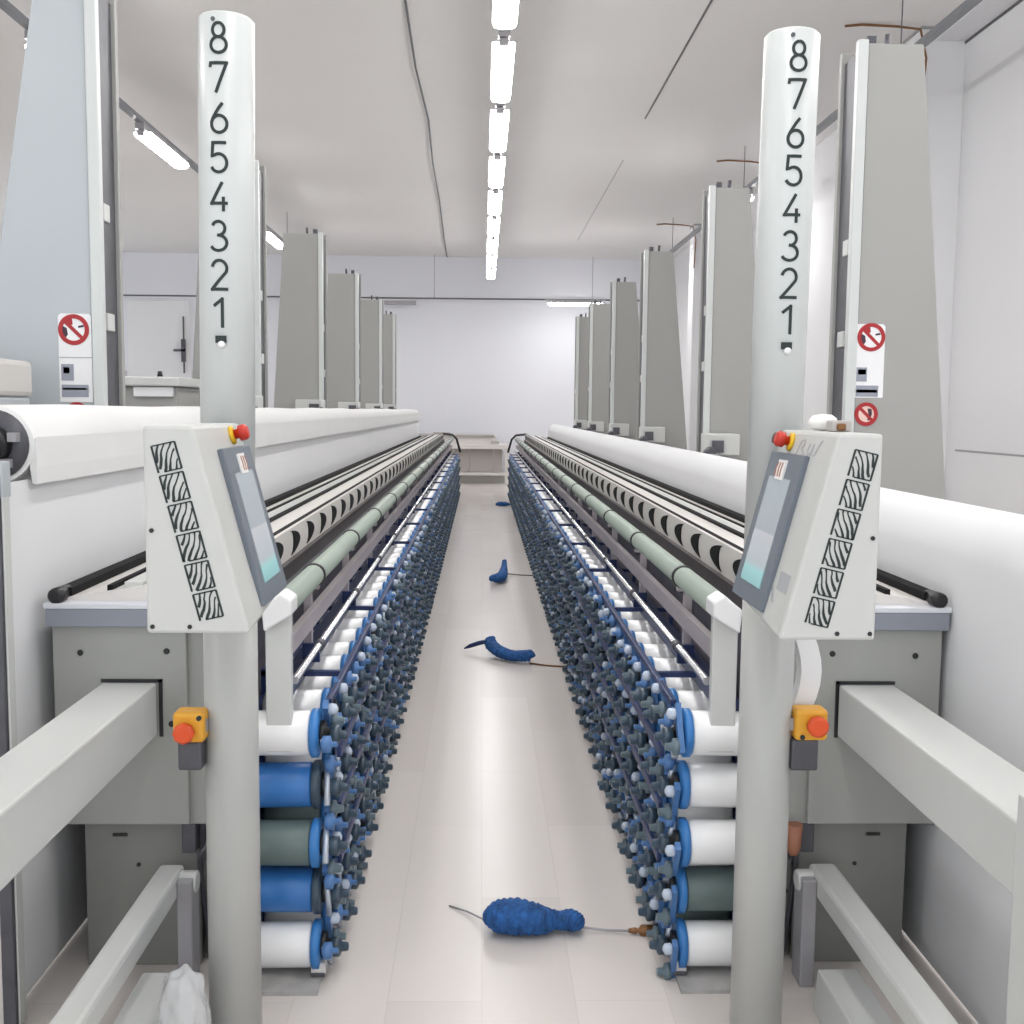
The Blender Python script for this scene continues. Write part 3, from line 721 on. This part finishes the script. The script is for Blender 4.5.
    for (fx,t) in ((.06 if s<0 else .94,.965),(.42 if s<0 else .60,.965),(.07 if s<0 else .93,.50)):
        zc = zt+(zb-zt)*t
        xi = xb if t>.9 else xt
        x0,x1 = min(xo,xb),max(xo,xb)
        b = MB(); xx = x0+(x1-x0)*fx if s<0 else x0+(x1-x0)*fx
        b.lathe((xx,ya+.002,zc),(0,-1,0),[(0,.0045),(.004,.0045)],M['black'],10); b.build('screw', cb)
    b = MB(); b.box(px-.04,px+.04,yb-.01,py-.03,zb+.08,zb+.25,M['housing']); b.build('mounting_bracket', root)
    # emergency switch box on a bracket at the pole
    if s < 0:
        b = MB(); ex0,ex1,ez0,ez1,ey = -.708,-.636,.824,.896,py-.03
    else:
        b = MB(); ex0,ex1,ez0,ez1,ey = .755,.833,.822,.897,py+.0
    b.box(ex0,ex1,ey-.06,ey,ez0,ez1,M['yellow']); eb = b.build('switch_box', root, .009)
    cx = ex0+.030 if s<0 else ex1-.030; cz = ez0+.028 if s<0 else (ez0+ez1)/2+.002
    b = MB(); b.lathe((cx,ey-.058,cz),(0,-1,0),[(0,.014),(.006,.014),(.008,.024),(.022,.025),(.027,.018)],M['orange'],8 if s<0 else 24); b.build('stop_button', eb)
    b = MB(); kx = ex1-.01 if s<0 else ex0+.016; kz = ez1-.012 if s<0 else ez0+.01
    b.lathe((kx,ey-.058,kz),(0,-1,0),[(0,.006),(.006,.006)],M['glyph'],10); b.build('screw', eb)
    b = MB()
    xx0,xx1 = (ex1-.01,px-R+.02) if s<0 else (px+R-.02,ex0+.01)
    b.box(xx0,xx1,ey-.04,ey+.0,ez0+.02,ez0+.05,M['housing']); b.build('switch_bracket', root)
    b = MB()
    if s<0: b.box(-.70,px-R+.01,ey-.05,ey+.02,.755,.824,M['darkgrey'])
    else: b.box(px+R-.01,.815,ey-.05,ey+.02,.745,.822,M['darkgrey'])
    b.build('terminal_block', root, .006)
    return root
terminal(-1,'left',-.592,2.55,2.412,1.811,2.472,(-.635,-.542,-.439,1.565,1.168,2.05,2.44),.010)
terminal(1,'right',.697,2.55,2.398,1.812,2.464,(.771,.684,.582,1.5625,1.160,2.05,2.44),.010)
# curved white cable cover beside the right pole
b = MB(); pr = []
for i in range(9):
    v = i/8; pr.append((.80+.038*math.sin(v*PI), 1.10-.26*v))
b.prism_y(pr+[(x-.05,z) for x,z in pr[::-1]],2.57,2.61,M['signwhite']); tag(b.build('cable_cover'),'curved white cover strip beside the right pole under the console','cover')
# small things on top of right console
b = MB(); b.lathe((.70,2.30,1.563+.018),(1,0,0),[(0,.004),(.01,.015),(.03,.018),(.05,.017),(.06,.01)],M['sticker'],16)
tag(b.build('paper_wad'),'small white wad of paper on top of the right console','paper')
b = MB(); b.box(.725,.768,2.22,2.26,1.563,1.586,M['beige']); b.box(.735,.755,2.215,2.265,1.565,1.58,M['brown']); tag(b.build('wood_clip', bevel=.004),'small brown clip lying on top of the right console','clip')

# ------------------------------------------------------------------ guard frames in the foreground
def guard(s, word, xo, xi, lab):
    tf = lambda p: Vector((s*p.x, p.y, p.z))
    root = thing('guard_frame', lab, 'guard rail', (s*(xo+xi)/2,1.85,0))
    b = MB(tf); yp = 1.93 if s>0 else 1.83; b.box(xi,xo,yp,2.945,.695,.843,M['paint']); b.build('top_beam', root, .006)
    b = MB(tf); b.box(xi-.004,xo+.01,yp-.2,yp,0,.90,M['paint']); b.build('post', root, .006)
    return root
guard(-1,'left',1.035,.888,'thick grey guard beam on a post, nearest the viewer on the left')
guard(1,'right',1.166,1.010,'thick grey guard beam on a post, nearest the viewer on the right')
for s,xa,xb_,fa,fb,lab,lab2 in ((-1,.82,.89,.76,.88,'low grey brace bar under the left guard beam','wide grey foot beam on the floor by the left pole'),
                     (1,.943,1.020,.905,1.025,'low grey brace bar under the right guard beam','wide grey foot beam on the floor by the right pole')):
    tf = lambda p,s=s: Vector((s*p.x, p.y, p.z))
    r = thing('brace_bar', lab, 'brace', (s*(xa+xb_)/2,2.9,0))
    b = MB(tf); b.hexa([(xa,1.6,.255),(xb_,1.6,.255),(xb_,1.6,.325),(xa,1.6,.325)],[(xa,2.95,.255),(xb_,2.95,.255),(xb_,2.95,.325),(xa,2.95,.325)],M['paint']); b.build('bar', r, .012)
    b = MB(tf); b.box(xa-.04,xa+.0,2.86,2.94,.0,.31,M['housing']); b.lathe((xa-.045,2.91,.29),(1,0,0),[(0,.03),(.05,.03)],M['paint'],16); b.build('hinge_post', r, .004)
    r = thing('foot_beam', lab2, 'beam', (s*(fa+fb)/2,2.7,0))
    b = MB(tf); b.prism_y([(fa,0),(fb+.02,0),(fb,.115),(fa+.01,.115)],1.6,2.75,M['paint']); b.build('beam', r, .006)
    if s > 0:
        b = MB(tf); b.lathe((1.16,2.85,.0),(0,0,1),[(0,.012),(.04,.012),(.045,.026),(.08,.028)],M['black'],14); tag(b.build('rubber_foot'),'small black rubber foot on the floor beside the right foot beam','foot')

# plastic bag by the left pole
bm = bmesh.new(); bmesh.ops.create_icosphere(bm, subdivisions=5, radius=1)
from mathutils import noise as mn
for v in bm.verts:
    p = v.co.copy()
    taper = (1-abs(p.z)**4)**.5/max(math.sqrt(max(0,1-p.z*p.z)),.12)*(1-.12*max(0,p.z))
    taper = min(taper,2.2)
    r = 1+.16*mn.noise(p*2.6)+.10*abs(mn.noise(p*6.0))
    v.co = Vector((p.x*.056*r*taper, p.y*.06*r*taper, .15+p.z*.15*(1+.1*mn.noise(p*3))))
    if v.co.z < .003: v.co.z = .003
me = bpy.data.meshes.new('plastic_bag'); bm.to_mesh(me); bm.free()
for p in me.polygons: p.use_smooth = True
me.materials.append(M['bag']); o = bpy.data.objects.new('plastic_bag', me); COL.objects.link(o); o.location = (-.683,2.42,.0)
tag(o,'crumpled clear plastic bag at the foot of the left pole','bag')

# ------------------------------------------------------------------ blue yarn dusters on the floor
def duster(pts, rads, lab, extra, m='bluecloth', ridges=26, seg=26, nm0='yarn_duster', cat='duster', grp='blue dusters on the aisle floor'):
    b = MB(); P = [Vector(p) for p in pts]
    # resample with spiral ridges
    N = 150; path, rr = [], []
    for i in range(N+1):
        t = i/N*(len(P)-1); k = min(int(t),len(P)-2); f = t-k
        p0,p1,p2,p3 = P[max(k-1,0)],P[k],P[k+1],P[min(k+2,len(P)-1)]
        q = .5*((2*p1)+(p2-p0)*f+(2*p0-5*p1+4*p2-p3)*f*f+(3*p1-p0-3*p2+p3)*f**3)
        path.append(q); rr.append(rads[k]*(1-f)+rads[k+1]*f)
    vs, fs = [], []
    up = Vector((0,0,1))
    for i,p in enumerate(path):
        t = (path[min(i+1,N)]-path[max(i-1,0)]).normalized(); a = (up-t*up.dot(t)).normalized(); c = t.cross(a)
        for k in range(seg):
            an = 2*PI*k/seg
            r = rr[i]*(1+.045*math.sin(ridges*2*PI*i/N+an*2.0+.8*math.sin(an*2))+.05*mn.noise(Vector((p.x*40,p.y*40,an*2))))
            w = p+(a*math.cos(an)*.74+c*math.sin(an))*r
            if w.z < .002: w.z = .002
            vs.append(w)
    for i in range(N):
        for k in range(seg):
            j = (k+1)%seg; fs.append((i*seg+k,i*seg+j,(i+1)*seg+j,(i+1)*seg+k))
    fs += [tuple(range(seg))[::-1], tuple(N*seg+k for k in range(seg))]
    b.add(vs,fs,M[m],True)
    root = thing(nm0, lab, cat, (P[0].x,P[0].y,0), grp)
    b.build('yarn_head' if grp else 'folds', root)
    for nm,fn in extra:
        e = MB(); fn(e); e.build(nm, root)
    return root
duster([(.02,3.20,.042),(.06,3.195,.048),(.12,3.19,.05),(.19,3.185,.043),(.23,3.2,.036),(.255,3.195,.032),(.285,3.19,.038),(.31,3.18,.03),(.322,3.175,.018)],
       [.018,.062,.068,.058,.038,.034,.042,.036,.01],'large blue yarn duster nearest the viewer on the aisle floor',
       [('handle',lambda e: e.tube([(.30,3.185,.02),(.40,3.175,.012),(.47,3.17,.012)],.004,M['housing'],8)),
        ('brass_fitting',lambda e: (e.lathe((.465,3.17,.013),(1,0,0),[(0,.006),(.02,.010),(.03,.006),(.04,.018),(.075,.018),(.08,.008)],M['brown'],12), e.box(.552,.58,3.155,3.18,.002,.022,M['dark']))),
        ('cord',lambda e: e.tube([(.03,3.20,.03),(-.03,3.31,.008),(-.09,3.36,.004)],.003,M['housing'],6))])
duster([(.10,7.06,.10),(.075,7.04,.085),(.085,6.98,.06),(.14,6.86,.045),(.21,6.78,.04),(.27,6.75,.045),(.325,6.74,.05),(.335,6.74,.045)],
       [.012,.036,.045,.048,.046,.048,.05,.02],'curved blue yarn duster second from the viewer on the aisle floor',
       [('handle',lambda e: e.tube([(.09,7.02,.09),(.0,7.06,.06),(-.06,7.06,.04),(-.10,7.07,.02)],[.012,.016,.014,.004],M['navy'],8)),
        ('cord',lambda e: e.tube([(.32,6.70,.01),(.42,6.66,.006),(.56,6.62,.006)],.006,M['brown'],6))],ridges=20)
duster([(.11,9.98,.04),(.13,9.9,.05),(.19,9.95,.05),(.22,10.15,.06),(.235,10.35,.09),(.24,10.45,.14)],[.01,.05,.06,.045,.03,.02],
       'small bent blue duster third from the viewer on the aisle floor',
       [('cord',lambda e: e.tube([(.24,10.40,.02),(.40,10.4,.006),(.58,10.35,.006)],.006,M['wire'],6))],ridges=16)
duster([(.26,18.0,.03),(.32,18.02,.04),(.42,18.0,.04),(.50,18.0,.03)],[.02,.05,.05,.015],'tiny blue duster far down the aisle floor near the bench',[],ridges=10)
duster([(-.56,19.9,.03),(-.50,19.9,.06),(-.42,19.9,.05),(-.38,19.9,.03)],[.03,.10,.09,.02],'green-grey cloth lump at the far end of the left machine',[],m='greenrag',ridges=6,nm0='cleaning_cloth',cat='cloth',grp=None)

# ------------------------------------------------------------------ bench at the far wall
r = thing('work_bench','long white bench with beige cupboard doors at the far end of aisle','bench',(-.5,23.6,0))
b = MB(); b.box(-1.75,.60,23.3,24.2,.76,.86,M['benchm']); b.build('bench_top', r, .01)
b = MB(); b.box(-1.75,.35,23.6,24.4,.86,1.02,M['benchm']); b.box(-1.75,.30,23.55,24.4,1.02,1.06,M['beige']); b.build('back_riser', r, .01)
for x in (.53,-1.72):
    b = MB(); b.box(x,x+.07,23.32,23.39,0,.76,M['benchm']); b.build('leg', r, .005)
for (x0,x1) in ((-.74,-.24),(-.23,.28),(.29,.47)):
    b = MB(); b.box(x0,x1,23.5,23.54,.26,.75,M['beige']); b.build('door', r, .004)
b = MB(); b.box(-1.7,.53,23.35,24.2,.19,.25,M['benchm']); b.build('shelf', r, .004)
b = MB(); b.box(-1.7,.53,23.6,24.2,0,.19,M['cream']); b.build('kick_board', r)
b = MB(); b.box(-1.05,-.68,23.8,24.0,1.06,1.10,M['beige']); tag(b.build('flat_box', bevel=.005),'flat beige box lying on the far bench','box')
b = MB(); b.box(.22,.40,23.45,23.58,.86,.93,M['beige']); tag(b.build('block', bevel=.005),'small beige block at the right end of far bench','block')

# ------------------------------------------------------------------ cabinets behind the left roll
r = thing('cabinet','beige grey cabinet beside the nearest left column, at photo edge','cabinet',(-1.9,3.9,0))
b = MB(); b.box(-2.25,-1.70,3.75,4.15,0,1.63,M['paint_cool']); b.build('body', r, .01)
b = MB(); b.box(-2.26,-1.69,3.74,4.16,1.63,1.765,M['cream']); b.build('lid', r, .02)
b = MB(); b.box(-1.76,-1.752,3.735,3.745,1.63,1.655,M['black']); b.build('latch', r)
r = thing('winding_cabinet','grey winding cabinet with white label seen behind the left roll','cabinet',(-2.3,7.3,0))
b = MB(); b.box(-2.42,-1.80,6.5,7.0,0,1.72,M['column']); b.build('body', r, .012)
b = MB(); b.box(-2.42,-1.77,6.44,7.05,1.72,1.775,M['paint']); b.build('top_tray', r, .01)
b = MB(); b.box(-2.05,-1.82,6.47,6.50,1.66,1.715,M['signwhite']); b.build('label_plate', r)
b = MB(); b.box(-2.22,-2.11,6.46,6.55,1.775,1.81,M['housing']); b.lathe((-1.96,6.7,1.775),(0,0,1),[(0,.02),(.04,.012)],M['black'],10); b.build('clamp', r)
b = MB(); b.lathe((-2.25,6.5,1.61),(0,-1,0),[(0,.05),(.1,.06),(.16,.02)],M['darkgrey'],14); b.build('motor', r)

# ------------------------------------------------------------------ camera, light, view
cd = bpy.data.cameras.new('camera'); cam = bpy.data.objects.new('camera', cd); COL.objects.link(cam)
F = 1080.0; ROLL = math.radians(.6)
dx, dy = 481-512, 512-410
ux = math.cos(ROLL)*dx-math.sin(ROLL)*dy; uy = math.sin(ROLL)*dx+math.cos(ROLL)*dy
p = math.atan(uy/F); a = math.atan(-ux/F*math.cos(p))
fw = Vector((math.sin(a)*math.cos(p),math.cos(a)*math.cos(p),-math.sin(p)))
rt = Vector((math.cos(a),-math.sin(a),0)); up = rt.cross(fw)
r2 = rt*math.cos(ROLL)+up*math.sin(ROLL); u2 = -rt*math.sin(ROLL)+up*math.cos(ROLL)
cam.matrix_world = Matrix(((r2.x,u2.x,-fw.x,0),(r2.y,u2.y,-fw.y,0),(r2.z,u2.z,-fw.z,1.6),(0,0,0,1)))
cd.sensor_width = 36; cd.lens = 36*F/1024; cd.clip_start = .05; cd.clip_end = 100
SC.camera = cam
w = bpy.data.worlds.new('world'); SC.world = w; w.use_nodes = True
w.node_tree.nodes['Background'].inputs['Color'].default_value = (.92,.96,1,1)
w.node_tree.nodes['Background'].inputs['Strength'].default_value = .9
vs = SC.view_settings
vs.view_transform = 'Standard'; vs.look = 'None'; vs.gamma = 1; vs.use_curve_mapping = False; vs.exposure = 0.76
